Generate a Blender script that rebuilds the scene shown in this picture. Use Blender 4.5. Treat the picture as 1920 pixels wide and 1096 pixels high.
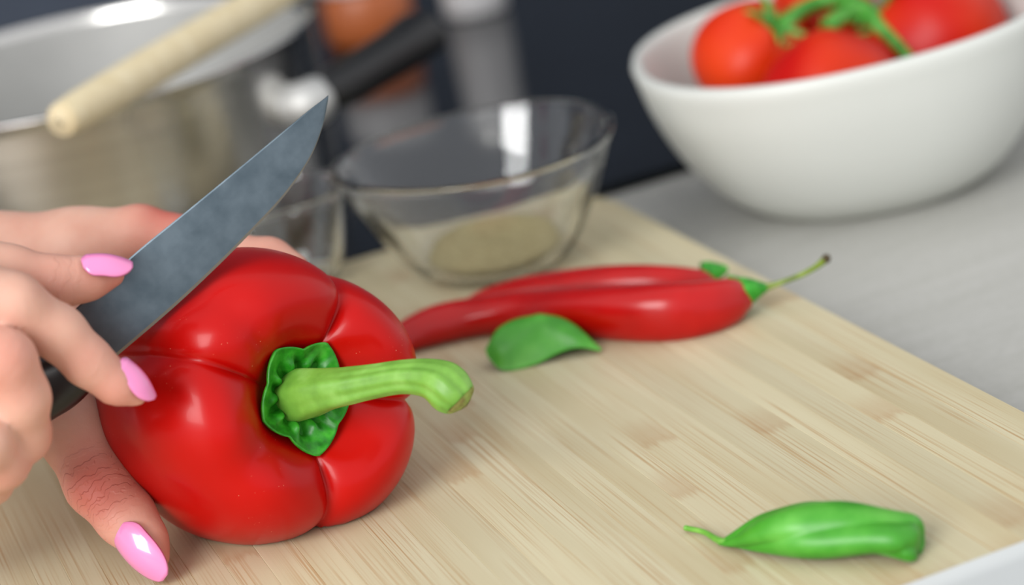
import bpy, bmesh, math, random
import numpy as np
from math import sin, cos, pi, radians, sqrt
from mathutils import Vector, Matrix

for o in list(bpy.data.objects): bpy.data.objects.remove(o)
scene = bpy.context.scene
COL = scene.collection
random.seed(5); rng = np.random.default_rng(5)

# ------------------------------------------------------------ camera
FPX = 4200.0; PITCH = radians(19); ROLL = radians(11); HEAD = radians(18); CZ = .262
BT = .018                                              # top of the board
_h = np.array([sin(HEAD), cos(HEAD), 0.]); _z = np.array([0, 0, 1.])
FW = _h*cos(PITCH) - _z*sin(PITCH)
R0 = np.array([cos(HEAD), -sin(HEAD), 0.]); U0 = _h*sin(PITCH) + _z*cos(PITCH)
CX = cos(ROLL)*R0 - sin(ROLL)*U0; CY = sin(ROLL)*R0 + cos(ROLL)*U0
CC = np.array([0, 0, CZ])
def ray(px, py): return FW + CX*(px-960)/FPX + CY*(548-py)/FPX
def P(px, py, d): return CC + ray(px, py)*d           # pixel + depth -> point
def G(px, py, z=BT):                                  # pixel on a level surface -> point
    r = ray(px, py); return CC + r*((z-CZ)/r[2])
cam = bpy.data.cameras.new('camera'); camo = bpy.data.objects.new('camera', cam); COL.objects.link(camo)
cam.sensor_width = 36; cam.lens = 36*FPX/1920; cam.clip_start = .01; cam.clip_end = 50
m = Matrix(((CX[0], CY[0], -FW[0], 0), (CX[1], CY[1], -FW[1], 0), (CX[2], CY[2], -FW[2], CZ), (0, 0, 0, 1)))
camo.matrix_world = m
cam.dof.use_dof = True; cam.dof.focus_distance = .585; cam.dof.aperture_fstop = 6.6
scene.camera = camo

# ------------------------------------------------------------ light
w = bpy.data.worlds.new('room_light'); scene.world = w; w.use_nodes = True
w.node_tree.nodes['Background'].inputs[0].default_value = (.96, .97, 1.0, 1)
w.node_tree.nodes['Background'].inputs[1].default_value = .92
def area(name, loc, target, sx, sy, power, col=(1, 1, 1)):
    l = bpy.data.lights.new(name, 'AREA'); l.shape = 'RECTANGLE'; l.size = sx; l.size_y = sy; l.energy = power; l.color = col
    o = bpy.data.objects.new(name, l); COL.objects.link(o); o.location = loc
    o.rotation_euler = (Vector(target)-Vector(loc)).to_track_quat('-Z', 'Y').to_euler(); return o
area('window_left_offscreen', (-1.62, -.82, 1.18), (.10, .6, .03), 1.2, 1.4, 60, (1, 1, .99))
vs = scene.view_settings; vs.view_transform = 'Standard'; vs.look = 'None'; vs.exposure = 0.12; vs.gamma = 1; vs.use_curve_mapping = False

# ------------------------------------------------------------ helpers
def lin(c): return tuple(((v/255)/12.92 if v/255 <= .04045 else ((v/255+.055)/1.055)**2.4) for v in c)
def mesh_np(name, V, Fc, mat=None, parent=None, smooth=True):
    me = bpy.data.meshes.new(name)
    me.from_pydata([tuple(map(float, v)) for v in V], [], [tuple(int(i) for i in f) for f in Fc])
    me.validate(); me.update()
    if smooth: me.polygons.foreach_set('use_smooth', [True]*len(me.polygons))
    if mat: me.materials.append(mat)
    o = bpy.data.objects.new(name, me); COL.objects.link(o)
    if parent: o.parent = parent
    return o
def tag(o, label=None, cat=None, group=None, kind=None):
    if label: o['label'] = label
    if cat: o['category'] = cat
    if group: o['group'] = group
    if kind: o['kind'] = kind
    return o
def empty(name, label, cat, loc=(0, 0, 0), group=None):
    o = bpy.data.objects.new(name, None); COL.objects.link(o); o.empty_display_size = .01
    o.location = Vector([float(v) for v in loc]); tag(o, label, cat, group); return o
def under(child, parent):                              # keep world coordinates
    child.parent = parent; child.matrix_parent_inverse = Matrix.Translation(-parent.location); return child
def grid_faces(nu, nv, cu=False, cv=False):
    f = []
    for i in range(nu if cu else nu-1):
        for j in range(nv if cv else nv-1):
            a = i*nv+j; b = ((i+1) % nu)*nv+j; c = ((i+1) % nu)*nv+(j+1) % nv; d = i*nv+(j+1) % nv
            f.append((a, b, c, d))
    return f
def spline(pts, n):                                    # Catmull-Rom through rows of any width
    p = np.asarray(pts, float); p = np.vstack([2*p[0]-p[1], p, 2*p[-1]-p[-2]]); k = len(p)-3
    out = []
    for t in np.linspace(0, k-1e-9, n):
        i = int(t); u = t-i; a, b, c, d = p[i:i+4]
        out.append(.5*((2*b)+(c-a)*u+(2*a-5*b+4*c-d)*u*u+(3*b-a-3*c+d)*u**3))
    return np.array(out)
def tube(name, pts, radii, mat, parent=None, n=16, seg=40, shape=None, ref=(0, 0, 1), caps=True):
    q = spline(np.column_stack([np.asarray(pts), radii]), seg); c = q[:, :3]; r = np.maximum(q[:, 3], 1e-5)
    T = np.gradient(c, axis=0); T /= np.linalg.norm(T, axis=1)[:, None]
    V = []; nrm = np.array(ref, float)
    for i in range(seg):
        nrm = nrm - T[i]*(nrm@T[i]); nrm /= np.linalg.norm(nrm); b = np.cross(T[i], nrm)
        for j in range(n):
            a = 2*pi*j/n; k = shape(i/(seg-1), a) if shape else 1
            V.append(c[i]+(nrm*cos(a)+b*sin(a))*r[i]*k)
    Fc = grid_faces(seg, n, cv=True)
    if caps:
        V += [c[0]-T[0]*r[0]*.25, c[-1]+T[-1]*r[-1]*.25]; a = len(V)-2
        for j in range(n):
            Fc.append((a, (j+1) % n, j)); Fc.append((a+1, (seg-1)*n+j, (seg-1)*n+(j+1) % n))
    return mesh_np(name, V, Fc, mat, parent)
def lathe(name, prof, n, mat, parent=None, loc=(0, 0, 0), plan=None, rot=0):
    V = []; k = len(prof)
    for i in range(n):
        a = 2*pi*i/n; s = plan(a) if plan else 1
        for r, z in prof: V.append((loc[0]+r*s*cos(a+rot), loc[1]+r*s*sin(a+rot), loc[2]+z))
    return mesh_np(name, V, grid_faces(n, k, cu=True), mat, parent)
def box(name, lo, hi, mat, parent=None, bevel=0):
    bm = bmesh.new(); bmesh.ops.create_cube(bm, size=1)
    for v in bm.verts: v.co = Vector([lo[i]+(v.co[i]+.5)*(hi[i]-lo[i]) for i in range(3)])
    if bevel: bmesh.ops.bevel(bm, geom=bm.edges[:], offset=bevel, segments=3, affect='EDGES', profile=.5)
    me = bpy.data.meshes.new(name); bm.to_mesh(me); bm.free(); me.materials.append(mat)
    o = bpy.data.objects.new(name, me); COL.objects.link(o)
    if parent: o.parent = parent
    return o

# ------------------------------------------------------------ materials
class NT:
    def __init__(s, name):
        s.m = bpy.data.materials.new(name); s.m.use_nodes = True; s.t = s.m.node_tree
        s.b = s.t.nodes['Principled BSDF']
    def n(s, typ, **kw):
        nd = s.t.nodes.new('ShaderNode'+typ)
        for k, v in kw.items():
            if hasattr(nd, k): setattr(nd, k, v)
            else: nd.inputs[k.replace('_', ' ')].default_value = v
        return nd
    def l(s, a, b): s.t.links.new(a, b)
    def set(s, **kw):
        for k, v in kw.items(): s.b.inputs[k.replace('_', ' ')].default_value = v
        return s
    def ramp(s, fac, stops):
        r = s.n('ValToRGB'); e = r.color_ramp.elements
        while len(e) < len(stops): e.new(.5)
        for el, (p, c) in zip(e, stops): el.position = p; el.color = (*c, 1)
        s.l(fac, r.inputs[0]); return r
    def mix(s, fac, a, b, mode='MIX'):
        x = s.n('Mix', data_type='RGBA', blend_type=mode)
        for sock, v in ((x.inputs[0], fac), (x.inputs[6], a), (x.inputs[7], b)):
            if isinstance(v, (int, float)): sock.default_value = v
            elif isinstance(v, tuple): sock.default_value = (*v, 1)
            else: s.l(v, sock)
        return x.outputs[2]
    def noise(s, scale, detail=3, vec=None, rough=.5):
        x = s.n('TexNoise'); x.inputs['Scale'].default_value = scale; x.inputs['Detail'].default_value = detail; x.inputs['Roughness'].default_value = rough
        if vec: s.l(vec, x.inputs['Vector'])
        return x.outputs['Fac']
    def mapping(s, scale=(1, 1, 1), kind='Object', loc=(0, 0, 0), rot=(0, 0, 0)):
        c = s.n('TexCoord'); mp = s.n('Mapping'); mp.inputs['Scale'].default_value = scale; mp.inputs['Location'].default_value = loc; mp.inputs['Rotation'].default_value = rot
        s.l(c.outputs[kind], mp.inputs['Vector']); return mp.outputs[0]
    def bump(s, h, strength=.3, dist=.001):
        b = s.n('Bump'); b.inputs['Strength'].default_value = strength; b.inputs['Distance'].default_value = dist
        s.l(h, b.inputs['Height']); s.l(b.outputs[0], s.b.inputs['Normal']); return b
def plain(name, rgb, rough=.5, var=.06, scale=60, **kw):
    t = NT(name); f = t.noise(scale, 3, t.mapping()); c = lin(rgb)
    r = t.ramp(f, [(.3, tuple(v*(1-var) for v in c)), (.7, tuple(min(1, v*(1+var)) for v in c))])
    t.l(r.outputs[0], t.b.inputs['Base Color']); t.set(Roughness=rough, **kw); return t.m

def m_bamboo():
    t = NT('bamboo'); info = t.n('ObjectInfo')
    vec = t.n('TexCoord').outputs['Object']
    off = t.n('Math', operation='MULTIPLY'); t.l(info.outputs['Random'], off.inputs[0]); off.inputs[1].default_value = 7.0
    cmb = t.n('CombineXYZ'); t.l(off.outputs[0], cmb.inputs[1])
    add = t.n('VectorMath', operation='ADD'); t.l(vec, add.inputs[0]); t.l(cmb.outputs[0], add.inputs[1]); V = add.outputs[0]
    def mp(s):
        x = t.n('Mapping'); x.inputs['Scale'].default_value = s; t.l(V, x.inputs['Vector']); return x.outputs[0]
    tone = t.noise(1, 2, mp((60, 7, 1)))
    base = t.ramp(tone, [(.3, lin((190, 177, 142))), (.7, lin((206, 198, 167)))])
    # fine fibres along the strip
    fib = t.noise(1, 4, mp((1500, 9, 1)), .6)
    fr = t.ramp(fib, [(.50, (0, 0, 0)), (.62, (1, 1, 1))])
    patch = t.noise(1, 2, mp((90, 14, 1))); pr = t.ramp(patch, [(.36, (0, 0, 0)), (.66, (1, 1, 1))])
    k = t.n('Math', operation='MULTIPLY'); t.l(fr.outputs[0], k.inputs[0]); t.l(pr.outputs[0], k.inputs[1])
    k2 = t.n('Math', operation='MULTIPLY'); t.l(k.outputs[0], k2.inputs[0]); k2.inputs[1].default_value = .75
    c = t.mix(k2.outputs[0], base.outputs[0], lin((168, 128, 78)))
    # bamboo nodes: short dark marks across each strip
    sep = t.n('SeparateXYZ'); t.l(V, sep.inputs[0])
    wob = t.noise(1, 3, mp((900, 30, 1)), .7)
    yy = t.n('Math', operation='MULTIPLY_ADD'); t.l(wob, yy.inputs[0]); yy.inputs[1].default_value = .016; t.l(sep.outputs[1], yy.inputs[2])
    md = t.n('Math', operation='MODULO'); t.l(yy.outputs[0], md.inputs[0]); md.inputs[1].default_value = .23
    nd = t.ramp(md.outputs[0], [(.0, (0, 0, 0)), (.1045, (0, 0, 0)), (.107, (1, 1, 1)), (.109, (0, 0, 0)), (.1095, (.35,)*3), (.125, (0, 0, 0))])
    nk = t.n('Math', operation='MULTIPLY'); t.l(nd.outputs[0], nk.inputs[0]); nk.inputs[1].default_value = .8
    c = t.mix(nk.outputs[0], c, lin((158, 104, 54)))
    hv = t.n('HueSaturation'); vr = t.n('MapRange'); t.l(info.outputs['Random'], vr.inputs[0]); vr.inputs[3].default_value = .93; vr.inputs[4].default_value = 1.06
    t.l(vr.outputs[0], hv.inputs['Value']); t.l(c, hv.inputs['Color']); t.l(hv.outputs[0], t.b.inputs['Base Color'])
    t.set(Roughness=.5, Specular_IOR_Level=.3); t.bump(fib, .12, .0003); return t.m
BAMBOO = m_bamboo()
def m_counter():
    t = NT('grey_laminate'); f = t.noise(1, 4, t.mapping((14, 120, 10))); g = t.noise(300, 2, t.mapping())
    r = t.ramp(f, [(.3, lin((170, 169, 162))), (.7, lin((178, 177, 171)))])
    t.l(t.mix(.08, r.outputs[0], g), t.b.inputs['Base Color']); t.set(Roughness=.55, Specular_IOR_Level=.3); return t.m
COUNTER = m_counter()
def m_pepper():
    t = NT('red_pepper_skin'); v = t.mapping(); f = t.noise(25, 3, v)
    r = t.ramp(f, [(.3, lin((172, 4, 2))), (.7, lin((186, 8, 3)))])
    sp = t.noise(1900, 1, v); cl = t.noise(45, 2, v)
    a = t.ramp(sp, [(.765, (0, 0, 0)), (.79, (1, 1, 1))]); b = t.ramp(cl, [(.52, (0, 0, 0)), (.66, (1, 1, 1))])
    k = t.n('Math', operation='MULTIPLY'); t.l(a.outputs[0], k.inputs[0]); t.l(b.outputs[0], k.inputs[1])
    t.l(t.mix(k.outputs[0], r.outputs[0], lin((250, 190, 150))), t.b.inputs['Base Color'])
    t.set(Roughness=.32, Specular_IOR_Level=.2, Coat_Weight=.09, Coat_Roughness=.12, Subsurface_Weight=.12, Subsurface_Radius=(1, .12, .06), Subsurface_Scale=.004)
    t.bump(t.noise(420, 2, v), .05, .0004); return t.m
PEPPER = m_pepper()
def m_green(name, a, b, c, scale=220, rough=.45, stretch=(1, 1, 1), sub=.15):
    t = NT(name); f = t.noise(scale, 4, t.mapping(stretch))
    r = t.ramp(f, [(.3, lin(a)), (.5, lin(b)), (.72, lin(c))]); t.l(r.outputs[0], t.b.inputs['Base Color'])
    t.set(Roughness=rough, Subsurface_Weight=sub, Subsurface_Radius=(.4, 1, .2), Subsurface_Scale=.002); t.bump(f, .15, .0006); return t.m
STEM = m_green('pepper_stem', (98, 146, 50), (112, 162, 60), (130, 178, 82), 160)
STEMCUT = m_green('dry_stem_cut', (112, 96, 50), (134, 140, 66), (140, 166, 76), 420, .7)
CALYX = m_green('pepper_calyx', (22, 104, 16), (38, 138, 24), (66, 168, 44), 330, .4)
BASIL = m_green('basil_leaf', (48, 128, 22), (64, 148, 34), (90, 168, 58), 90, .42, sub=.15)
BASILSTEM = m_green('basil_stem', (86, 150, 46), (104, 166, 58), (124, 180, 74), 200)
VINE = m_green('tomato_vine', (48, 120, 30), (70, 146, 46), (112, 176, 84), 200)
CHSTEM = m_green('chilli_stem', (92, 112, 30), (116, 138, 44), (140, 160, 66), 300)
DRY = plain('dry_brown', (70, 58, 34), .8)
CHILI = plain('chilli_skin', (174, 5, 4), .3, .1, 70, Specular_IOR_Level=.3, Coat_Weight=.2, Coat_Roughness=.16)
def m_tomato():
    t = NT('tomato_skin'); f = t.noise(18, 2, t.mapping())
    r = t.ramp(f, [(.35, lin((182, 10, 3))), (.65, lin((212, 58, 10)))]); t.l(r.outputs[0], t.b.inputs['Base Color'])
    t.set(Roughness=.42, Specular_IOR_Level=.25, Subsurface_Weight=.15, Subsurface_Radius=(1, .2, .1), Subsurface_Scale=.005); return t.m
TOMATO = m_tomato()
def m_skin():
    t = NT('skin'); v = t.mapping(); at = t.n('Attribute', attribute_name='flush'); ax = t.n('Attribute', attribute_name='crease')
    f = t.noise(70, 3, v); base = t.ramp(f, [(.3, lin((204, 152, 132))), (.7, lin((215, 171, 151)))])
    c = t.mix(at.outputs['Fac'], base.outputs[0], lin((190, 84, 72)))
    t.l(c, t.b.inputs['Base Color'])
    t.set(Roughness=.5, Specular_IOR_Level=.35, Subsurface_Weight=.25, Subsurface_Radius=(1, .35, .2), Subsurface_Scale=.004)
    fine = t.noise(900, 3, v)
    # knuckle creases: wavy lines across the finger, only where the joint is
    sn = t.n('Attribute', attribute_name='along'); w1 = t.noise(260, 2, v)
    ad = t.n('Math', operation='MULTIPLY_ADD'); t.l(w1, ad.inputs[0]); ad.inputs[1].default_value = .0065; t.l(sn.outputs['Fac'], ad.inputs[2])
    ml = t.n('Math', operation='MULTIPLY'); t.l(ad.outputs[0], ml.inputs[0]); ml.inputs[1].default_value = 2*pi/.0034
    si = t.n('Math', operation='SINE'); t.l(ml.outputs[0], si.inputs[0])
    rr = t.ramp(si.outputs[0], [(.0, (0, 0, 0)), (.55, (1, 1, 1))])
    iv = t.n('Math', operation='SUBTRACT'); iv.inputs[0].default_value = 1; t.l(rr.outputs[0], iv.inputs[1])
    cm = t.n('Math', operation='MULTIPLY'); t.l(iv.outputs[0], cm.inputs[0]); t.l(ax.outputs['Fac'], cm.inputs[1])
    hh = t.n('Math', operation='MULTIPLY_ADD'); t.l(cm.outputs[0], hh.inputs[0]); hh.inputs[1].default_value = -.75
    fm = t.n('Math', operation='MULTIPLY'); t.l(fine, fm.inputs[0]); fm.inputs[1].default_value = .18; t.l(fm.outputs[0], hh.inputs[2])
    t.bump(hh.outputs[0], .6, .0007); return t.m
SKIN = m_skin()
NAIL = plain('pink_nail_varnish', (232, 134, 186), .25, .02, 40, Coat_Weight=.8, Coat_Roughness=.05)
def m_blade():
    t = NT('brushed_steel_blade'); v = t.mapping((60, 900, 60)); f = t.noise(1, 4, v)
    g = t.noise(160, 5, t.mapping()); r = t.ramp(g, [(.3, lin((84, 96, 104))), (.7, lin((104, 116, 124)))])
    t.l(r.outputs[0], t.b.inputs['Base Color']); t.set(Metallic=1.0, Roughness=.38); t.bump(f, .06, .0002); return t.m
BLADE = m_blade()
EDGE = plain('ground_edge_steel', (128, 122, 112), .4, .05, 200, Metallic=1.0)
BLACKP = plain('black_plastic', (20, 20, 21), .35, .1)
def m_steel():
    t = NT('pan_steel'); f = t.noise(1, 3, t.mapping((3, 3, 300)))
    r = t.ramp(f, [(.3, lin((206, 204, 200))), (.7, lin((226, 224, 220)))]); t.l(r.outputs[0], t.b.inputs['Base Color'])
    t.set(Metallic=1.0, Roughness=.2); return t.m
STEEL = m_steel()
STEELIN = plain('brushed_pan_inside', (196, 196, 193), .55, .03, 60, Metallic=.7)
def m_wood():
    t = NT('pale_beech'); f = t.noise(1, 4, t.mapping((160, 160, 12)))
    r = t.ramp(f, [(.3, lin((220, 202, 160))), (.7, lin((234, 220, 184)))]); t.l(r.outputs[0], t.b.inputs['Base Color']); t.set(Roughness=.6); return t.m
WOOD = m_wood()
CERAMIC = plain('cream_ceramic', (206, 208, 202), .45, .015, 20, Coat_Weight=.15, Coat_Roughness=.3)
def m_glass():
    t = NT('clear_glass'); t.set(Base_Color=(.985, .995, .99, 1), Roughness=.0, IOR=1.5, Transmission_Weight=1.0)
    t.bump(t.noise(45, 1, t.mapping((1, 1, .35))), .22, .002); return t.m
GLASS = m_glass()
def m_hob():
    t = NT('black_hob_glass'); f = t.noise(40, 3, t.mapping())
    r = t.ramp(f, [(.3, lin((12, 15, 18))), (.7, lin((17, 21, 25)))]); t.l(r.outputs[0], t.b.inputs['Base Color']); t.set(Roughness=.09, Specular_IOR_Level=.3); return t.m
HOB = m_hob()
WALL = plain('slate_wall_paint', (54, 62, 76), .6, .08, 12)
ORANGE = plain('orange_glaze', (172, 92, 48), .4, .08, 40)
WHITEP = plain('white_plastic', (206, 204, 204), .4, .02)
PAPER = plain('white_paper', (188, 191, 190), .8, .01, 80)
def m_spice():
    t = NT('ground_pepper'); f = t.noise(900, 4, t.mapping(), .7)
    r = t.ramp(f, [(.3, lin((140, 126, 82))), (.7, lin((196, 182, 136)))]); t.l(r.outputs[0], t.b.inputs['Base Color']); t.set(Roughness=.9); t.bump(f, .5, .001); return t.m
SPICE = m_spice()
PINK = plain('pink_knit', (240, 150, 172), .8, .08, 200)

# ------------------------------------------------------------ setting
ctop = tag(box('countertop', (-.9, -.05, -.04), (1.3, 1.42, 0), COUNTER, bevel=.002), 'light grey laminate kitchen countertop under the board and bowl', 'countertop', kind='structure')
wall = tag(box('wall_back', (-1.2, 1.42, -.04), (1.6, 1.47, 1.6), WALL), kind='structure')
hob = empty('cooktop', 'glossy black glass cooktop behind the cutting board', 'cooktop', (.2, 1.08, 0))
under(box('glass_top', (-.45, .797, 0), (.75, 1.34, .005), HOB, bevel=.002), hob)

# bamboo board, built strip by strip
XL, XR, YF, YB, CR = -.165, .285, .36, .757, .022
board = empty('cutting_board', 'pale bamboo cutting board lying under the bell pepper and chillies', 'cutting board', (.06, .55, 0))
def yends(x):
    dx = max(XL+CR-x, x-(XR-CR), 0); k = CR-sqrt(max(CR*CR-dx*dx, 0)); return YF+k, YB-k
x = XL; i = 0
while x < XR-1e-4:
    wd = random.uniform(.0075, .0105); x2 = min(x+wd, XR)
    if XR-x2 < .004: x2 = XR
    inside = (x > XL+CR and x2 < XR-CR); xs = [x, x2] if inside else list(np.linspace(x, x2, 5))
    ring = [(q, yends(q)[0]) for q in xs]+[(q, yends(q)[1]) for q in reversed(xs)]
    cx, cy = (x+x2)/2, .55
    bm = bmesh.new(); lo = [bm.verts.new((a-cx, b-cy, 0)) for a, b in ring]; f = bm.faces.new(lo)
    ex = bmesh.ops.extrude_face_region(bm, geom=[f]); top = [v for v in ex['geom'] if isinstance(v, bmesh.types.BMVert)]
    for v in top: v.co.z = BT+random.uniform(-.00003, .00003)*0
    bmesh.ops.recalc_face_normals(bm, faces=bm.faces[:])
    te = [e for e in bm.edges if all(v.co.z > .01 for v in e.verts)]
    outer = [e for e in te if x2 >= XR-1e-6 or x <= XL+1e-6 or abs(e.verts[0].co.x-e.verts[1].co.x) > 1e-5]
    bmesh.ops.bevel(bm, geom=te, offset=.00012, segments=1, affect='EDGES')
    me = bpy.data.meshes.new('bamboo_strip'); bm.to_mesh(me); bm.free(); me.materials.append(BAMBOO)
    o = bpy.data.objects.new('bamboo_strip', me); COL.objects.link(o); o.location = (cx, cy, 0); under(o, board)
    x = x2; i += 1

# flat white sheet on the near edge of the board
sh = spline([(0, .0, BT+.0002), (0, -.03, BT+.0003), (0, -.055, BT-.0005), (0, -.08, BT-.006), (0, -.10, BT-.0165), (0, -.12, .0002)], 20)
V = []
for q in range(2):
    for k in range(20):
        for xx in np.linspace(.02, .40, 12) if q == 0 else np.linspace(.02, .40, 12):
            zz = sh[k][2] if xx < .28 else sh[k][2]-max(0, min(1, (xx-.28)/.05))**2*(sh[k][2]-.0002)*.9
            V.append((xx, .409+sh[k][1]*1.0+.0*xx, zz+(.0004 if q == 0 else 0)))
nn = 240; Fc = grid_faces(20, 12)+[tuple(a+nn for a in reversed(f)) for f in grid_faces(20, 12)]
per = [j for j in range(12)]+[k*12+11 for k in range(1, 20)]+[19*12+j for j in range(10, -1, -1)]+[k*12 for k in range(18, 0, -1)]
Fc += [(per[j], per[j-1], per[j-1]+nn, per[j]+nn) for j in range(len(per))]
tag(mesh_np('paper_sheet', V, Fc, PAPER), 'flat white sheet lying along the front edge of the cutting board', 'paper')

# ------------------------------------------------------------ bell pepper
PC = P(497, 742, .603); vr = -ray(497, 742); vr /= np.linalg.norm(vr)
tilt = radians(30)
rgt = CX-vr*(CX@vr); rgt /= np.linalg.norm(rgt)
AX = vr*cos(tilt)+rgt*sin(tilt)
E1 = rgt*cos(tilt)-vr*sin(tilt); E2 = np.cross(AX, E1)
prof = spline([(0, 14), (7, 14.5), (11, 17), (15.5, 22), (21, 27), (27, 28.5), (33, 25), (38, 17), (41, 6), (41.5, -5), (40.5, -16), (37, -27), (31, -36), (22, -42), (12, -43), (5, -40), (0, -39)], 90)
gro = [radians(v) for v in (68, 164, 284, 358)]; faint = radians(222)
def lobe(th):
    th = th % (2*pi); g = sorted(v % (2*pi) for v in gro)
    for a, b in zip(g, g[1:]+[g[0]+2*pi]):
        t = th if th >= a else th+2*pi
        if a <= t < b: u = (t-a)/(b-a); break
    v = max(0., 4*u*(1-u))
    b = v**.42
    df = (th-faint+pi) % (2*pi)-pi
    d2 = (th-radians(138)+pi) % (2*pi)-pi
    return b-.30*math.exp(-(df/.30)**2)-.16*math.exp(-(d2/.16)**2)
NTH = 220
outer = lambda th: 1+.035*cos(2*(th-radians(-30)))+.02*cos(th-radians(230))+.05*math.exp(-((((th-radians(18)+pi)%(2*pi))-pi)/.5)**2)
V = []
for k in range(NTH):
    th = 2*pi*k/NTH; L = lobe(th); o_ = outer(th)
    for i, (r, s) in enumerate(prof):
        f = i/89
        A = .145*min(1, r/22)*(1 if f < .45 else max(.25, 1-(f-.45)*1.6)); B = 9.5*math.exp(-((r-25)/11)**2) if f < .5 else -5*math.exp(-((r-22)/12)**2)
        rr = r*(1-A*(1-L))*(1+(o_-1)*min(1, r/30)); ss = s-B*(1-L)
        V.append(PC+(E1*cos(th)*rr+E2*sin(th)*rr+AX*ss)*.001)
V = np.array(V); V[:, 2] = np.where(V[:, 2] < BT+.0004, BT+.0004+(V[:, 2]-BT-.0004)*0.02, V[:, 2])
pep = empty('bell_pepper', 'large glossy red bell pepper lying on the board, held under the knife', 'bell pepper', (PC[0], PC[1], BT))
under(mesh_np('flesh', V, grid_faces(NTH, 90, cu=True), PEPPER), pep)
# calyx: angular green collar with a lumpy inner ring
CB = PC+AX*.0145
pts = [(8, 13.5), (35, 12.0), (68, 15.3), (95, 12.2), (128, 15.3), (165, 12.0), (207, 14.5), (245, 11.8), (282, 16.2), (322, 12.0)]
def star(th):
    d = math.degrees(th) % 360
    q = pts+[(pts[0][0]+360, pts[0][1])]
    if d < pts[0][0]: d += 360
    for (a, ra), (b, rb) in zip(q, q[1:]):
        if a <= d <= b:
            u = (d-a)/(b-a); st = ra*(1-u)+rb*u; return st
V = []; NR = 16
for k in range(108):
    th = 2*pi*k/108; R = star(th)
    for i in range(NR):
        u = i/(NR-1); r = 4+(R-4)*u
        hgt = 2.5+5.2*u**1.5+2.0*sin(10*th+.6)*math.exp(-((u-.42)/.2)**2)+.5*sin(17*th)*u*(1-u)*3-1.0*math.exp(-((u-.2)/.12)**2)
        V.append(CB+(E1*cos(th)*r+E2*sin(th)*r+AX*hgt)*.001)
for k in range(108):
    th = 2*pi*k/108; R = star(th)
    for i in range(NR):
        u = i/(NR-1); r = 4+(R-4)*u
        V.append(CB+(E1*cos(th)*r+E2*sin(th)*r+AX*(1.2+5.2*u**1.5))*.001)
nn = 108*NR; Fc = grid_faces(108, NR, cu=True); Fc = Fc+[tuple(a+nn for a in reversed(f)) for f in Fc]
Fc += [(k*NR+NR-1, ((k+1) % 108)*NR+NR-1, ((k+1) % 108)*NR+NR-1+nn, k*NR+NR-1+nn) for k in range(108)]
cal = under(mesh_np('calyx', V, Fc, CALYX), pep); cal['label'] = 'dark green angular collar around the stem'
d0 = (CB-CC)@FW
sp = [(553, 743, d0+.001, 50), (578, 738, d0-.008, 47), (612, 731, d0-.013, 40), (655, 724, d0-.017, 35), (705, 715, d0-.021, 31.5), (757, 707, d0-.025, 31), (802, 709, d0-.028, 35), (833, 721, d0-.030, 43), (851, 737, d0-.031, 42), (864, 750, d0-.0315, 33), (870, 756, d0-.0315, 15)]
ridg = lambda u, a: 1+.055*cos(5*a+.5)+.03*cos(11*a+1.2*u*3)*(1 if u > .3 else .4)+(.06*cos(7*a)*max(0, (u-.8)/.2))
st = under(tube('stem', [P(a, b, c) for a, b, c, r in sp], [r*c/FPX for a, b, c, r in sp], STEM, n=60, seg=70, shape=ridg), pep)
e = P(862, 748, d0-.0315); e2 = P(873, 759, d0-.0315)
under(tube('stem_cut_end', [e, (e+e2)/2, e2], [34*d0/FPX, 28*d0/FPX, 12*d0/FPX], STEMCUT, n=40, seg=8, shape=lambda u, a: 1+.06*cos(7*a)+.05*cos(13*a+1)), pep)

# ------------------------------------------------------------ hands
def surface_nets(D, org, h):
    s = D < 0; nx, ny, nz = D.shape
    cs = np.zeros((nx-1, ny-1, nz-1), np.int8); offs = [(i, j, k) for i in (0, 1) for j in (0, 1) for k in (0, 1)]
    for i, j, k in offs: cs += s[i:nx-1+i, j:ny-1+j, k:nz-1+k]
    act = (cs > 0) & (cs < 8); idx = np.full(act.shape, -1, np.int64); cell = np.argwhere(act); idx[act] = np.arange(len(cell))
    acc = np.zeros((len(cell), 3)); cnt = np.zeros(len(cell))
    val = {o: D[cell[:, 0]+o[0], cell[:, 1]+o[1], cell[:, 2]+o[2]] for o in offs}
    for a in offs:
        for ax in range(3):
            if a[ax] == 0:
                b = list(a); b[ax] = 1; b = tuple(b); va, vb = val[a], val[b]; cr = (va < 0) != (vb < 0)
                t = np.where(cr, va/np.where(cr, va-vb, 1), 0); p = np.tile(np.array(a, float), (len(cell), 1)); p[:, ax] += t
                acc[cr] += p[cr]; cnt[cr] += 1
    V = org+h*(cell+acc/cnt[:, None]); Fs = []
    for ax in range(3):
        u, v = [(1, 2), (2, 0), (0, 1)][ax]
        sl0 = [slice(None)]*3; sl1 = [slice(None)]*3; sl0[ax] = slice(0, -1); sl1[ax] = slice(1, None)
        A, B = s[tuple(sl0)], s[tuple(sl1)]; e = np.argwhere(A != B)
        e = e[(e[:, u] > 0) & (e[:, v] > 0) & (e[:, u] < D.shape[u]-1) & (e[:, v] < D.shape[v]-1)]
        q = []
        for du, dv in ((1, 1), (0, 1), (0, 0), (1, 0)):
            c = e.copy(); c[:, u] -= du; c[:, v] -= dv; q.append(idx[c[:, 0], c[:, 1], c[:, 2]])
        q = np.stack(q, 1); flip = ~A[e[:, 0], e[:, 1], e[:, 2]]; q[flip] = q[flip][:, ::-1]; Fs.append(q)
    return V, np.vstack(Fs)
def smin(a, b, k):
    hh = np.clip(.5+.5*(b-a)/k, 0, 1); return b*(1-hh)+a*hh-k*hh*(1-hh)
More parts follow.
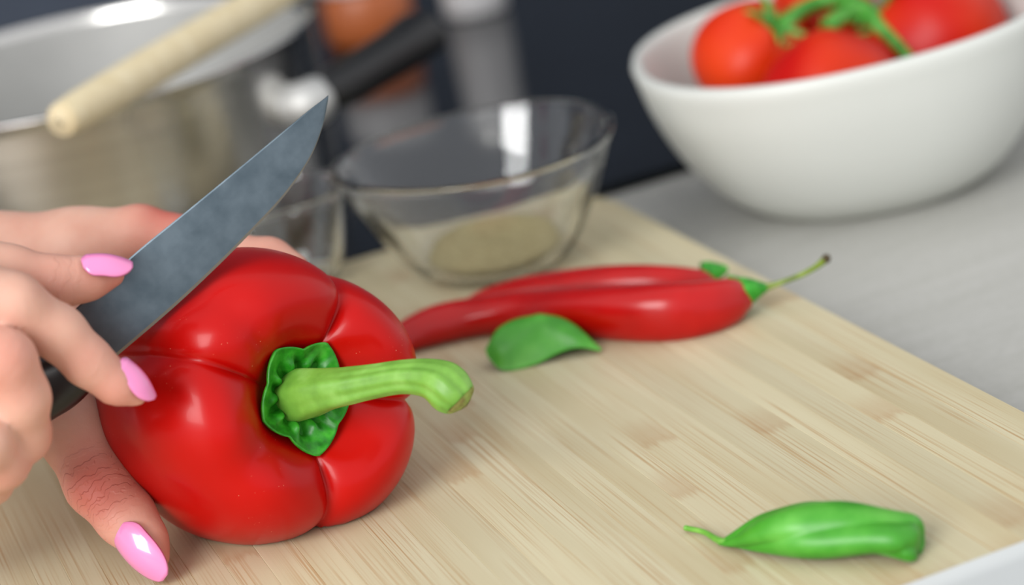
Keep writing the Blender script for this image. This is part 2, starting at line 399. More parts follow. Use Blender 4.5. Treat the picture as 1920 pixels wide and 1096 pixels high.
def cone(X, a, b, ra, rb, flat=None):
    ab = b-a; L = np.linalg.norm(ab); t = np.clip(((X-a)@ab)/(L*L), 0, 1); q = X-(a+t[:, None]*ab)
    if flat is not None:
        n, k = flat; q = q+np.outer(q@n, n)*(k-1)
    return np.linalg.norm(q, axis=1)-(ra+(rb-ra)*t)
def build_hand(name, fingers, palm, joints, lo, hi, h=.00115, kf=.0035, kp=.009):
    lo = np.array(lo); hi = np.array(hi); n = np.ceil((hi-lo)/h).astype(int)+1
    g = np.stack(np.meshgrid(*[lo[i]+h*np.arange(n[i]) for i in range(3)], indexing='ij'), -1).reshape(-1, 3)
    def sdf(X):
        D = None
        for fg in fingers:
            d = None
            for (a, ra), (b, rb) in zip(fg, fg[1:]):
                c = cone(X, a, b, ra, rb); d = c if d is None else smin(d, c, kf)
            D = d if D is None else np.minimum(D, d)
        p = None
        for (a, ra, b, rb) in palm:
            c = cone(X, a, b, ra, rb); p = c if p is None else smin(p, c, kp)
        return smin(D, p, kp)
    D = np.concatenate([sdf(c) for c in np.array_split(g, max(1, len(g)//300000))]).reshape(n)
    V, Q = surface_nets(D, lo, h)
    E = np.vstack([Q[:, [0, 1]], Q[:, [1, 2]], Q[:, [2, 3]], Q[:, [3, 0]]])
    lab = np.arange(len(V))                                # keep the one connected body
    while True:
        l0 = lab.copy(); mn = np.minimum(lab[E[:, 0]], lab[E[:, 1]]); np.minimum.at(lab, E[:, 0], mn); np.minimum.at(lab, E[:, 1], mn); lab = lab[lab]
        if (lab == l0).all(): break
    big = np.bincount(lab).argmax(); keep = lab == big; new = np.cumsum(keep)-1
    Q = new[Q[keep[Q[:, 0]]]]; V = V[keep]; E = np.vstack([Q[:, [0, 1]], Q[:, [1, 2]], Q[:, [2, 3]], Q[:, [3, 0]]])
    for _ in range(3):
        S = np.zeros_like(V); c = np.zeros(len(V)); np.add.at(S, E[:, 0], V[E[:, 1]]); np.add.at(S, E[:, 1], V[E[:, 0]]); np.add.at(c, E[:, 0], 1); np.add.at(c, E[:, 1], 1)
        V = .5*V+.5*S/np.maximum(c, 1)[:, None]
    o = mesh_np(name, V, Q, SKIN)
    fl = np.zeros(len(V)); cr = np.zeros(len(V)); al = np.zeros(len(V))
    for p, r, red, wr, d in joints:
        wgt = np.exp(-(np.linalg.norm(V-p, axis=1)/r)**2*1.0); fl = np.maximum(fl, wgt*red)
        if wr: w2 = np.exp(-(np.linalg.norm(V-p, axis=1)/(r*.8))**4)*wr; al = np.where(w2 > cr, (V-p)@d, al); cr = np.maximum(cr, w2)
    for nm, arr in (('flush', fl), ('crease', cr), ('along', al)):
        a = o.data.attributes.new(nm, 'FLOAT', 'POINT'); a.data.foreach_set('value', arr.astype(np.float32))
    return o
def px(pts): return [(P(a, b, d), r*d/FPX) for a, b, d, r in pts]
def nail(base, tip, nrm, wid, mat, parent, bulge=.28, point=.55):
    base = np.array(base); tip = np.array(tip); ax = tip-base; L = np.linalg.norm(ax); ax /= L; nrm = nrm-ax*(nrm@ax); nrm /= np.linalg.norm(nrm); sd = np.cross(ax, nrm)
    nu, nv = 22, 13; V = []
    for lay in (0, 1):
        for i in range(nu):
            u = i/(nu-1); hw = wid/2*(sqrt(max(0, 1-(1-u/.30)**2)) if u < .30 else 1)*(1 if u < point else sqrt(max(.0, 1-((u-point)/(1-point+.012))**2.1)))
            hw = max(hw, wid*.03)
            for j in range(nv):
                v = -1+2*j/(nv-1); y = hw*v; cv = bulge*wid*(1-(y/(wid/2))**2)
                z = cv-bulge*wid*.8+L*.10*sin(pi*u)-.0006*lay-(.0004 if u < .05 else 0)
                V.append(base+ax*L*u+sd*y+nrm*z)
    nn = nu*nv; Fc = grid_faces(nu, nv); Fc = Fc+[tuple(a+nn for a in reversed(f)) for f in Fc]
    per = list(range(nv))+[k*nv+nv-1 for k in range(1, nu)]+[(nu-1)*nv+j for j in range(nv-2, -1, -1)]+[k*nv for k in range(nu-2, 0, -1)]
    Fc += [(per[j-1], per[j], per[j]+nn, per[j-1]+nn) for j in range(len(per))]
    o = mesh_np('fingernail', V, Fc, mat); under(o, parent); return o
# --- hand with the knife (back of the hand and four fingers towards the camera)
KD = .565
index = px([(-250, 470, .555, 62), (-60, 492, .553, 52), (20, 508, .556, 46), (108, 528, .559, 46), (165, 522, .561, 38), (212, 516, .563, 23)])
middle = px([(-260, 540, .545, 62), (-60, 540, .535, 56), (25, 566, .538, 53), (110, 624, .545, 49), (165, 678, .548, 44), (218, 720, .551, 36), (258, 744, .553, 19)])
ring = px([(-260, 660, .540, 60), (-110, 655, .530, 58), (8, 676, .530, 57), (38, 745, .535, 53), (42, 815, .543, 50), (10, 862, .556, 44), (-25, 868, .566, 32)])
pinky = px([(-240, 780, .540, 54), (-130, 790, .531, 50), (-30, 830, .531, 48), (5, 868, .540, 46), (-20, 905, .552, 40), (-45, 905, .562, 30)])
thumb = px([(-330, 640, .60, 70), (-160, 600, .605, 62), (-20, 600, .60, 54), (70, 618, .594, 46), (120, 622, .590, 34)])
W = P(-540, 590, .60); 
def pp(a, b, d): return P(a, b, d)
palm = [(P(-250, 470, .56), .0085, W, .021), (P(-260, 540, .552), .009, W, .022), (P(-260, 660, .55), .009, W, .021), (P(-240, 780, .55), .008, P(-540, 640, .60), .020),
        (P(-330, 640, .60), .0095, W, .020), (W, .023, P(-900, 300, .615), .025), (P(-900, 300, .615), .026, P(-1250, 0, .63), .030), (P(-270, 520, .575), .012, P(-250, 760, .57), .011)]
alld = [v for f in (index, middle, ring, pinky, thumb) for v in f]
def bounds(pts, pad=.016):
    a = np.array([p for p, r in pts]); rr = max(r for p, r in pts); return a.min(0)-rr-pad*.3, a.max(0)+rr+pad*.3
lo, hi = bounds(alld+[(W, .02), (P(-960, 250, .618), .02)])
fdir = lambda f, i: (f[i+1][0]-f[i-1][0])/np.linalg.norm(f[i+1][0]-f[i-1][0])
jn = [(index[3][0], .009, .35, .7, fdir(index, 3)), (index[5][0], .007, .6, 0, None), (middle[4][0], .008, .3, .3, fdir(middle, 4)), (middle[5][0], .009, .5, 0, None), (ring[2][0], .010, .45, .3, fdir(ring, 2)), (ring[4][0], .009, .3, 0, None), (pinky[3][0], .009, .35, 0, None), (thumb[4][0], .01, .5, 0, None), (index[4][0], .008, .35, 0, None)]
rh = build_hand('hand', [index, middle, ring, pinky, thumb], palm, jn, lo, hi)
tag(rh, 'hand with pink nails gripping the knife by its black handle', 'hand', 'two hands of one person preparing the pepper')
up = CY
nail(P(152, 486, .5555), P(249, 497, .559), CY*.85-FW*.6+CX*.05, .0088, NAIL, rh)
nail(P(228, 672, .549), P(290, 746, .553), CX*.85+CY*.45-FW*.35, .0085, NAIL, rh)
nail(P(5, 868, .5605), P(-60, 885, .571), FW*.6-CY*.7, .0075, NAIL, rh)
nail(P(-30, 920, .558), P(-85, 922, .57), FW*.4-CY*.9, .0065, NAIL, rh)
nail(P(80, 600, .597), P(150, 612, .595), FW, .009, NAIL, rh)
# --- hand steadying the pepper (thumb towards the camera)
thumb = px([(-60, 640, .635, 78), (70, 715, .613, 74), (140, 808, .600, 68), (186, 905, .594, 62), (236, 968, .590, 54), (274, 1014, .587, 40), (297, 1046, .586, 22)])
index = px([(150, 468, .642, 72), (262, 436, .642, 50), (330, 452, .642, 47), (430, 480, .638, 44), (505, 489, .634, 41), (548, 503, .631, 32)])
middle = px([(120, 520, .660, 66), (250, 520, .662, 52), (340, 550, .662, 48), (440, 590, .656, 44), (510, 615, .652, 34)])
ring = px([(80, 590, .662, 62), (210, 605, .664, 50), (300, 640, .665, 46), (390, 680, .660, 42), (445, 700, .656, 33)])
pinky = px([(40, 640, .660, 56), (150, 665, .664, 46), (225, 700, .667, 42), (300, 730, .664, 36), (350, 745, .660, 29)])
W = P(-330, 520, .655)
palm = [(P(150, 468, .646), .0105, W, .021), (P(130, 520, .656), .012, W, .023), (P(80, 590, .662), .012, W, .022), (P(40, 640, .660), .010, P(-330, 570, .655), .021),
        (P(-60, 640, .635), .0125, W, .020), (P(70, 705, .618), .0105, P(110, 560, .645), .010), (W, .022, P(-800, 560, .65), .025), (P(-800, 560, .65), .026, P(-1100, 590, .65), .03)]
alld = [v for f in (index, middle, ring, pinky, thumb) for v in f]
lo, hi = bounds(alld+[(W, .02), (P(-800, 560, .65), .02)])
jn = [(thumb[3][0]+np.array(-FW*.009), .013, .85, 1.0, fdir(thumb, 3)), (thumb[4][0]-CX*.004-CY*.004, .009, .5, .3, fdir(thumb, 4)), (index[1][0]+CX*.008+CY*.004, .010, .9, 0, None), (thumb[6][0], .008, .6, 0, None), (index[4][0], .012, .3, 0, None)]
lh = build_hand('hand', [index, middle, ring, pinky, thumb], palm, jn, lo, hi)
tag(lh, 'hand with pink thumbnail pointing down at the board, holding the bell pepper in place', 'hand', 'two hands of one person preparing the pepper')
nail(P(216, 990, .583), P(311, 1082, .580), -FW*.8-CX*.45-CY*.25, .0118, NAIL, lh, bulge=.22, point=.42)
for f, dn in ((index, CY), (middle, CY), (ring, CY), (pinky, CY)):
    a, b = f[-2][0], f[-1][0]; d = (b-a)/np.linalg.norm(b-a); nrm = FW; nrm = nrm-d*(nrm@d); nrm /= np.linalg.norm(nrm)
    nail(b-d*.007+nrm*f[-1][1]*1.05, b+d*.003+nrm*f[-1][1]*.75, nrm, .0075, NAIL, lh)

# pink sleeves on the forearms, outside the picture
def sleeve(hand, pts, rad):
    rib = lambda u, a: 1+.012*cos(40*a)+.05*sin(9*u*pi+2*a)*.5
    return under(tube('sleeve', pts, rad, PINK, n=48, seg=30, shape=rib), hand)
sleeve(lh, [P(-270, 530, .655), P(-300, 532, .655), P(-400, 545, .656), P(-640, 556, .655), P(-1100, 575, .65)], [.027, .032, .037, .039, .041])
sleeve(rh, [P(-800, 380, .612), P(-830, 356, .613), P(-950, 258, .618), P(-1300, -40, .63)], [.027, .031, .035, .040])

# ------------------------------------------------------------ knife
kn = empty('kitchen_knife', 'kitchen knife with grey steel blade and black handle resting on the pepper', 'knife', P(300, 560, .575))
def KP(a, b, off=0.):                                   # point in the blade's plane
    n0 = -ray(300, 500); n0 /= np.linalg.norm(n0); ti = KN_T
    n = n0+ti[0]*CX+ti[1]*CY; n /= np.linalg.norm(n); c = P(300, 500, .571); r = ray(a, b); d = ((c-CC)@n)/(r@n); return CC+r*d+n*off, n
KN_T = (-.05, -.10)
spine = [(80, 637), (140, 580), (248, 479), (347, 398), (430, 330), (511, 263), (575, 210), (605, 187), (616, 178)]
edge = [(165, 713), (230, 658), (328, 574), (412, 495), (480, 426), (536, 364), (580, 299), (604, 240), (615, 190)]
S = spline(spine, 46); Ed = spline(edge, 46)
rows = []; ts = np.array([0, .022, .3, .6, .85, .955, 1.0])
thk = np.array([.0007, .0009, .0008, .0006, .00035, .00022, .00004])
V = []
for side in (1, -1):
    for i in range(46):
        tap = 1-.5*(i/45)
        for t, th in zip(ts, thk):
            q = S[i]*(1-t)+Ed[i]*t; p, n = KP(q[0], q[1], side*th*tap); V.append(p)
k7 = len(ts); nn = 46*k7; Fc = grid_faces(46, k7); Fc = Fc+[tuple(a+nn for a in reversed(f)) for f in Fc]
per = list(range(k7))+[k*k7+k7-1 for k in range(1, 46)]+[45*k7+j for j in range(k7-2, -1, -1)]+[k*k7 for k in range(44, 0, -1)]
Fc += [(per[j], per[j-1], per[j-1]+nn, per[j]+nn) for j in range(len(per))]
bl = under(mesh_np('blade', V, Fc, BLADE, smooth=False), kn)
bl.data.materials.append(EDGE)
for p in bl.data.polygons:
    if all((vi % nn) % k7 >= k7-2 for vi in p.vertices): p.material_index = 1
hc = [(146, 688), (108, 713), (62, 740), (0, 780), (-90, 842), (-190, 915), (-280, 982), (-320, 1012)]
hp = [KP(a, b)[0]+FW*.0015*min(2, i) for i, (a, b) in enumerate(hc)]; nb = KP(300, 500)[1]
hd = under(tube('handle', hp, [.0066, .0077, .0078, .0080, .0084, .0092, .0092, .006], BLACKP, n=28, seg=50, ref=nb, shape=lambda u, a: 1/ (abs(cos(a)/.72)**3+abs(sin(a)/1.0)**3)**(1/3)), kn)

# ------------------------------------------------------------ chillies
def chilli(name, label, pts, mat, stem=True, rr=None):
    w3 = []
    for a, b, r, lift in pts:                          # b: the pixel row where it touches the board
        g = G(a, b); d = (g-CC)@FW; rad = r*d/FPX; w3.append((g+np.array([0, 0, rad*.92+lift]), rad))
    root = empty(name, label, 'chilli', (w3[3][0][0], w3[3][0][1], BT), 'red chillies lying side by side')
    sh = lambda u, a: 1+.05*cos(3*a+2.2*u*3)+.03*cos(2*a+9*u)+.02*sin(14*u+a)
    under(tube('flesh', [p for p, r in w3], [r for p, r in w3], mat, n=40, seg=80, shape=sh), root)
    return root, w3
ch, w3 = chilli('chilli', 'glossy red chilli with a long thin green stalk beside the basil leaf',
    [(690, 690, 6, .0), (720, 676, 20, 0), (772, 656, 30, 0), (830, 640, 37, 0), (900, 626, 38, 0), (990, 618, 42, 0), (1080, 624, 49, 0), (1170, 630, 53, 0), (1260, 629, 54, 0), (1330, 616, 49, 0), (1378, 598, 40, .0005), (1402, 590, 26, .002)], CHILI)
a, b = w3[-2][0], w3[-1][0]; d = (b-a)/np.linalg.norm(b-a)
dpt = (b-CC)@FW
under(tube('calyx', [P(1366, 552, dpt), P(1385, 550, dpt), P(1408, 544, dpt-.001), P(1428, 540, dpt-.001), P(1437, 539, dpt-.001)], [36*dpt/FPX, 33*dpt/FPX, 24*dpt/FPX, 13*dpt/FPX, 8*dpt/FPX], CALYX, n=30, seg=24, shape=lambda u, a: 1+.08*cos(6*a)*(1-u)), ch)
under(tube('stalk', [P(1432, 540, dpt), P(1460, 531, dpt-.002), P(1500, 516, dpt-.005), P(1530, 500, dpt-.008), P(1549, 485, dpt-.010)], [7.5*dpt/FPX, 5*dpt/FPX, 5*dpt/FPX, 5.5*dpt/FPX, 8*dpt/FPX], CHSTEM, n=14, seg=30), ch)
under(tube('stalk_tip', [P(1545, 488, dpt-.010), P(1550, 484, dpt-.0102), P(1555, 480, dpt-.0105)], [7*dpt/FPX, 9*dpt/FPX, 5*dpt/FPX], DRY, n=12, seg=8), ch)
c2, w4 = chilli('chilli', 'red chilli lying half hidden behind the long-stalked chilli',
    [(858, 598, 6, 0), (890, 594, 20, 0), (950, 586, 30, 0), (1030, 580, 38, 0), (1110, 578, 43, 0), (1190, 576, 44, 0), (1260, 571, 40, 0), (1310, 562, 32, 0), (1335, 553, 22, .001)], CHILI)
d2 = (w4[-1][0]-CC)@FW
under(tube('calyx', [P(1318, 514, d2), P(1334, 510, d2), P(1352, 506, d2), P(1364, 503, d2)], [.0040, .0036, .0022, .001], CALYX, n=20, seg=14), c2)

# ------------------------------------------------------------ basil leaves
def patch(name, rows, mat, parent, n=40, mm=24, th=.0004, ripple=None):
    R = np.array([spline(r, n) for r in rows]); R = np.array([spline(R[:, i], mm) for i in range(n)])  # n x mm x 3
    if ripple is not None:
        du = np.gradient(R, axis=0); dv = np.gradient(R, axis=1); N = np.cross(du, dv); N /= np.linalg.norm(N, axis=2)[..., None]+1e-12
        for i in range(n):
            for j in range(mm): R[i, j] += N[i, j]*ripple(i/(n-1), j/(mm-1))
    du = np.gradient(R, axis=0); dv = np.gradient(R, axis=1); N = np.cross(du, dv); N /= np.linalg.norm(N, axis=2)[..., None]+1e-12
    V = np.vstack([(R+N*th/2).reshape(-1, 3), (R-N*th/2).reshape(-1, 3)]); nn = n*mm
    Fc = grid_faces(n, mm); Fc = Fc+[tuple(a+nn for a in reversed(f)) for f in Fc]
    per = list(range(mm))+[k*mm+mm-1 for k in range(1, n)]+[(n-1)*mm+j for j in range(mm-2, -1, -1)]+[k*mm for k in range(n-2, 0, -1)]
    Fc += [(per[j], per[j-1], per[j-1]+nn, per[j]+nn) for j in range(len(per))]
    return under(mesh_np(name, V, Fc, mat), parent)
def loc(O, a, b, c): return O+R0*a*.001+_h*b*.001+_z*c*.001
O = G(1012, 684); O[2] = BT
lf = empty('basil_leaf', 'small arched green basil leaf lying in front of the chillies', 'basil leaf', O, 'loose basil leaves on the board')
rows = [[loc(O, *q) for q in r] for r in (
    [(-15.0, 4, 4), (-11, 0, .5), (-2, -.5, .5), (7, 0, 2.8), (13, -.5, 3.2), (19, -1, 1.0)],
    [(-15.2, 5, 5.5), (-11, 3.2, 7.5), (-2, 3.5, 8.5), (6.5, 3.5, 8.0), (13, 1.8, 6.5), (19.1, -.8, 1.3)],
    [(-15.4, 6, 6.0), (-10, 8, 11), (-1, 8.5, 13.2), (6, 8, 12.5), (13, 5, 8.0), (19.2, -.6, 1.5)],
    [(-15.2, 8, 4.5), (-10, 14, 7), (-1, 16, 8), (7, 14.5, 7), (14, 9, 5), (19.2, -.2, 1.4)],
    [(-15, 9, 2.5), (-10, 18, 1), (0, 21, .6), (8, 18, .6), (14, 11, 1), (19.2, 0, 1.2)])]
patch('blade', rows, BASIL, lf, ripple=lambda u, v: .0004*cos(v*16+abs(u-.5)*14)*sin(pi*u)*sin(pi*v))
O = G(1530, 1030); O[2] = BT
lf = empty('basil_leaf', 'rolled-up green basil leaf with a thin stalk near the white sheet', 'basil leaf', O, 'loose basil leaves on the board')
# long axis runs along the picture from the stalk to the blunt rolled end
A_ = G(1350, 1026); B_ = G(1726, 1042)
ld = B_-A_; LL = np.linalg.norm(ld); ld /= LL; sd = np.cross(_z, ld)
rows = []
for be in np.linspace(-128, 150, 13):
    be = radians(be); row = []
    for t, r, f in ((0, .4, 0), (.1, 2.3, .2), (.24, 5.0, .4), (.42, 6.9, .7), (.6, 6.9, .9), (.78, 6.2, 1), (.92, 5.6, 1), (.98, 4.7, 1), (1.0, 3.0, 1), (.99, .8, 1)):
        k = .80+.20*f if False else 1
        sp_ = 1+.10*(be+2.6)/5.6*f
        c = A_+ld*LL*t+_z*(r*.00088+.0009*(1-min(1, t*5)))
        row.append(c+(sd*sin(be)*1.12*r*sp_+_z*cos(be)*r*.86)*.001)
    rows.append(row)
patch('blade', rows, BASIL, lf, n=60, mm=60, ripple=lambda u, v: (.0014*(abs(sin(v*8.5-u*6.5+.6))-.62)+.0003*sin(u*19+v*9))*min(1, u*4)*min(1, (1-u)*6))
s0 = A_+_z*.0018
under(tube('stalk', [s0+ld*.006, s0+ld*.0005, G(1322, 1006)+_z*.0013, G(1286, 997)+_z*.0012], [.0010, .0009, .0007, .0007], BASILSTEM, n=12, seg=20), lf)

# ------------------------------------------------------------ glass bowls
def glass_bowl(name, label, base, rr, rb, hh, t=.0026, plan=None):
    root = empty(name, label, 'glass bowl', base, 'small clear glass prep bowls')
    out = spline([(0, 0), (rb*.7, 0), (rb*.95, .0008), (rb+(rr-rb)*.22, hh*.16), (rb+(rr-rb)*.55, hh*.45), (rb+(rr-rb)*.82, hh*.75), (rr, hh-.0012)], 30)
    inn = spline([(rr-t*.9, hh-.0010), (rb+(rr-rb)*.82-t*.95, hh*.75), (rb+(rr-rb)*.55-t*.95, hh*.46+.001), (rb+(rr-rb)*.22-t*.9, hh*.16+.002), (rb*.84, .0030), (rb*.5, .0026), (0, .0026)], 30)
    pr = [tuple(q) for q in out]+[(rr+.0004, hh-.0004), (rr+.0003, hh+.0004), (rr-t*.35, hh+.0009), (rr-t*.65, hh+.0008), (rr-t*.88, hh+.0002)]+[tuple(q) for q in inn]
    pr = [(max(0, a), b) for a, b in pr]
    under(lathe('bowl', pr, 96, GLASS, loc=base, plan=plan), root); return root
gb = G(935, 494); gb[2] = BT+.0002
g1 = glass_bowl('glass_bowl', 'clear glass bowl with ground spice standing behind the chillies', gb, .049, .026, .043, plan=lambda a: 1+.03*cos(3*(a-radians(35))))
pr = [(r, z) for r, z in spline([(.0205, .0034), (.0235, .0065), (.019, .0095), (.011, .0118), (.0, .0126)], 16)]+[(0, .0030), (.0150, .0031)]
sm = lathe('ground_spice', pr, 60, SPICE, loc=gb); tag(sm, 'heap of olive brown ground spice in the glass bowl', 'spice', kind='stuff')
gs = G(556, 532); gs[2] = BT+.0002
glass_bowl('glass_bowl', 'smaller clear glass bowl standing just behind the bell pepper, empty', gs, .0255, .016, .034)

# ------------------------------------------------------------ white bowl and tomatoes
bc = G(1618, 346, 0); bc[2] = .0002
ang = math.atan2(R0[1], R0[0])
LA, LB = .0785, .076
def oval(a): return 1/ (abs(cos(a))**2.25+abs(sin(a)/(LB/LA))**2.25)**(1/2.25)
HB = .064
out = spline([(0, .0025), (.42, .0025), (.47, .0), (.54, .001), (.70, .010), (.84, .025), (.94, .043), (1.0, HB-.002)], 34)
inn = spline([(.945, HB-.0015), (.885, .045), (.79, .030), (.64, .016), (.45, .007), (.2, .006), (0, .006)], 30)
V = []; pr = list(out)+[np.array((.99, HB+.0006)), np.array((.958, HB+.0006))]+list(inn)
for k in range(120):
    a = 2*pi*k/120; s = oval(a)*LA
    for r, z in pr:
        V.append((bc[0]+r*s*cos(a+ang), bc[1]+r*s*sin(a+ang), bc[2]+z+max(0, r-.5)*2*z/HB*.004*cos(a)))
tag(mesh_np('serving_bowl', V, grid_faces(120, len(pr), cu=True), CERAMIC), 'cream white oval ceramic bowl filled with tomatoes on the countertop', 'bowl')
def tomato(c, r, ax, seed, label):
    ax = np.array(ax, float); ax /= np.linalg.norm(ax); e1 = np.cross(ax, (0.3, .9, .1)); e1 /= np.linalg.norm(e1); e2 = np.cross(ax, e1)
    root = empty('tomato', label, 'tomato', (c[0], c[1], c[2]-r*.85), 'ripe tomatoes on the vine')
    pf = spline([(0, .66), (.12, .70), (.35, .82), (.62, .72), (.88, .42), (1.0, .02), (.93, -.40), (.70, -.72), (.38, -.86), (0, -.88)], 36); V = []
    for k in range(60):
        a = 2*pi*k/60; l = 1+.025*cos(5*a+seed)
        for rho, s in pf: V.append(c+(e1*cos(a)+e2*sin(a))*rho*r*l+ax*s*r*(1 if s < 0 else 1+.03*cos(5*a+seed)*rho))
    under(mesh_np('flesh', V, grid_faces(60, 36, cu=True), TOMATO), root)
    V = []; Fc = []                                       # five narrow sepals
    for q in range(5):
        a0 = 2*pi*q/5+seed; k0 = len(V)
        for i in range(7):
            u = i/6; wd = .13*(1-u)**.8*(1 if u > .05 else .8)+.008; rr = .06+.62*u; hz = .74+.12*sin(u*2.6)+.10*u*u
            dr = e1*cos(a0)+e2*sin(a0); dt = -e1*sin(a0)+e2*cos(a0)
            for lay in (0, 1):
                for sgn in (-1, 0, 1): V.append(c+r*(dr*rr+dt*wd*sgn+ax*(hz+(.03 if sgn == 0 else 0)-.035*lay)))
        for i in range(6):
            b = k0+i*6
            for s_ in (0, 1): Fc += [(b+s_, b+s_+1, b+s_+7, b+s_+6), (b+3+s_+1, b+3+s_, b+9+s_, b+9+s_+1)]
            Fc += [(b, b+6, b+9, b+3), (b+2, b+5, b+11, b+8)]
        Fc += [(k0, k0+3, k0+4, k0+1), (k0+1, k0+4, k0+5, k0+2)]; b = k0+36; Fc += [(b, b+1, b+4, b+3), (b+1, b+2, b+5, b+4)]
    under(mesh_np('calyx', V, Fc, VINE), root)
    return root
bd = (bc-CC)@FW
T1 = P(1412, 108, bd+.004); T2 = P(1560, 178, bd-.038); T3 = P(1748, 78, bd-.002); T4 = P(1545, 20, bd+.030); T5 = P(1690, 20, bd+.050)
tomato(T1, .0230, R0*.55+_z*.75-_h*.45, .3, 'orange red tomato at the narrow end of the bowl, calyx tilted sideways')
tomato(T2, .0250, _z*.6+_h*.8+R0*.2, 1.1, 'tomato low against the front wall of the bowl, under the vine')
tomato(T3, .0285, _z*.8-R0*.6+_h*.2, 2.0, 'largest deep red tomato, under the hanging vine stem')
tomato(T4, .0205, _z*.8-_h*.4+R0*.1, .8, 'dark red tomato at the back of the bowl behind the pale vine stub')
vn = empty('tomato_vine', 'green tomato vine stem draped over the tomatoes in the bowl', 'vine', P(1600, 40, bd-.01))
under(tube('main_stem', [P(1500, -60, bd+.03), P(1575, -5, bd+.008), P(1622, 22, bd-.006), P(1655, 55, bd-.018), P(1690, 92, bd-.025), P(1716, 126, bd-.030)], [.0032, .0036, .0042, .0026, .0022, .0018], VINE, n=14, seg=40), vn)
under(tube('side_stub', [P(1622, 20, bd-.006), P(1580, 30, bd-.01), P(1555, 52, bd-.014), P(1548, 82, bd-.018), P(1575, 92, bd-.019)], [.003, .0034, .0034, .003, .0015], VINE, n=12, seg=26), vn)
under(tube('side_stub', [P(1575, -5, bd+.006), P(1520, 10, bd+.004), P(1478, 40, bd-.004), P(1466, 72, bd-.008)], [.0026, .003, .003, .0026], VINE, n=12, seg=26), vn)
O = P(1690, -5, bd-.006)
rows = [[O+CX*a*.001+CY*b*.001-FW*c*.001 for a, b, c in r] for r in ([(-10, 6, 0), (-4, -2, 2), (2, -6, 3), (9, 2, 1)], [(-9, 10, 1), (-3, 4, 4), (3, 2, 5), (10, 8, 2)], [(-7, 14, 0), (0, 14, 2), (5, 14, 2), (11, 13, 0)])]
patch('leaf', rows, VINE, vn, n=16, mm=10)
O = P(1312, -2, bd+.03)
rows = [[O+CX*a*.001+CY*b*.001-FW*c*.001 for a, b, c in r] for r in ([(-6, 4, 0), (-2, -1, 2), (3, -3, 2), (8, 3, 0)], [(-5, 8, 1), (0, 5, 3), (5, 5, 3), (9, 8, 1)], [(-3, 12, 0), (2, 12, 1), (6, 12, 1), (10, 12, 0)])]

# ------------------------------------------------------------ saucepan and spoon
pc = np.array([.128, .909, .0053]); PR = .101; PH = .080
pan = empty('saucepan', 'stainless steel saucepan with a black handle standing on the cooktop', 'saucepan', pc)
under(lathe('body', [(0, 0), (PR*.90, 0), (PR*.95, .002), (PR*.975, .008), (PR*.985, .03), (PR*.99, PH-.006), (PR, PH-.001), (PR*1.004, PH), (PR*.998, PH+.001), (PR*.985, PH-.001), (PR*.975, PH-.004)], 96, STEEL, loc=pc), pan)
under(lathe('inside', [(PR*.975, PH-.004), (PR*.968, .03), (PR*.955, .010), (PR*.93, .005), (PR*.8, .0035), (0, .0035)], 96, STEELIN, loc=pc), pan)
h0 = G(455, 196, .062); h1 = G(800, 62, .068); hd_ = h1-h0; 
pdir = np.array([h0[0]-pc[0], h0[1]-pc[1], 0]); pdir /= np.linalg.norm(pdir); hs = pc+pdir*PR*.985; hs[2] = .060
h1 = G(792, 60, .070)
under(tube('handle_bracket', [hs-pdir*.001, hs+pdir*.008+(h1-hs)*.02, hs+(h1-hs)*.12+pdir*.006], [.0085, .0095, .0085], STEELIN, n=24, seg=14), pan)
mid = hs+(h1-hs)*.5+pdir*.006
hn = under(tube('handle', [hs+(h1-hs)*.09+pdir*.005, hs+(h1-hs)*.25+pdir*.007, mid, hs+(h1-hs)*.78+pdir*.004, h1, h1+(h1-hs)*.04], [.0085, .0105, .0110, .0115, .0118, .006], BLACKP, n=24, seg=40, shape=lambda u, a: 1/(abs(cos(a)/.75)**3+abs(sin(a)/1.0)**3)**(1/3)), pan)
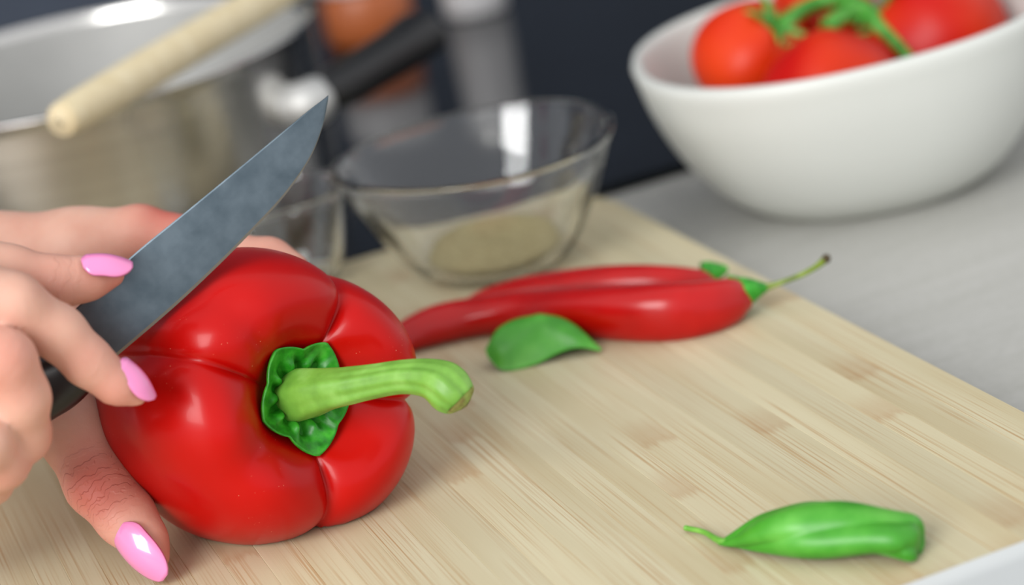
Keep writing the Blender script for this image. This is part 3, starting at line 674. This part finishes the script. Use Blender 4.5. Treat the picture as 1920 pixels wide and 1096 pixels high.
# wooden spoon laid across the rim
zr = pc[2]+PH+.0082
a0 = G(122, 222, zr); a1 = G(545, -28, zr); sdv = (a1-a0)/np.linalg.norm(a1-a0)
spn = empty('wooden_spoon', 'pale wooden spoon laid across the rim of the saucepan', 'spoon', a0)
Ls = .27
under(tube('handle', [a0-sdv*.0045, a0-sdv*.003, a0+sdv*.001, a0+sdv*.03, a0+sdv*.10, a0+sdv*.16, a0+sdv*(Ls-.055)], [.0012, .0042, .0064, .0072, .0076, .0074, .0060], WOOD, n=20, seg=50), spn)
side = np.cross(_z, sdv); V = []
for lay in (0, 1):
    for i in range(24):
        u = i/23; hw = .024*sqrt(max(0, 1-(2*u-1)**2))*(1 if u > .3 else .55+.45*u/.3)+.0008
        for j in range(13):
            v = -1+2*j/12; dp = .008*(1-v*v)*sin(pi*u)
            V.append(a0+sdv*(Ls-.06+.068*u)+side*hw*v+_z*(.003-dp-(.0035 if lay else 0)))
nn = 24*13; Fc = grid_faces(24, 13); Fc = Fc+[tuple(a+nn for a in reversed(f)) for f in Fc]
per = list(range(13))+[k*13+12 for k in range(1, 24)]+[23*13+j for j in range(11, -1, -1)]+[k*13 for k in range(22, 0, -1)]
Fc += [(per[j], per[j-1], per[j-1]+nn, per[j]+nn) for j in range(len(per))]
under(mesh_np('spoon_bowl', V, Fc, WOOD), spn)

# ------------------------------------------------------------ jars at the back of the hob
jb = G(700, 72, .005); jb[2] = .0053
jar = empty('spice_jar', 'orange jar with a white lid standing at the back of the cooktop', 'jar', jb)
under(lathe('body', [(0, 0), (.022, 0), (.0242, .002), (.0246, .012), (.0244, .024), (.0225, .028), (.0215, .030), (0, .030)], 48, ORANGE, loc=jb), jar)
under(lathe('lid', [(0, .0302), (.0232, .0302), (.0238, .032), (.0238, .050), (.0225, .053), (.012, .0545), (0, .0545)], 48, WHITEP, loc=jb), jar)
sb = G(893, 22, .005); sb[2] = .0053
sk = empty('salt_shaker', 'pale slender shaker standing beside the orange jar on the cooktop', 'shaker', sb)
under(lathe('body', [(0, 0), (.0165, 0), (.018, .002), (.0178, .02), (.0165, .05), (.0160, .066), (0, .066)], 40, WHITEP, loc=sb), sk)
under(lathe('cap', [(0, .0662), (.0162, .0662), (.0165, .070), (.0150, .080), (.009, .086), (0, .087)], 40, STEEL, loc=sb), sk)

bpy.context.view_layer.update()
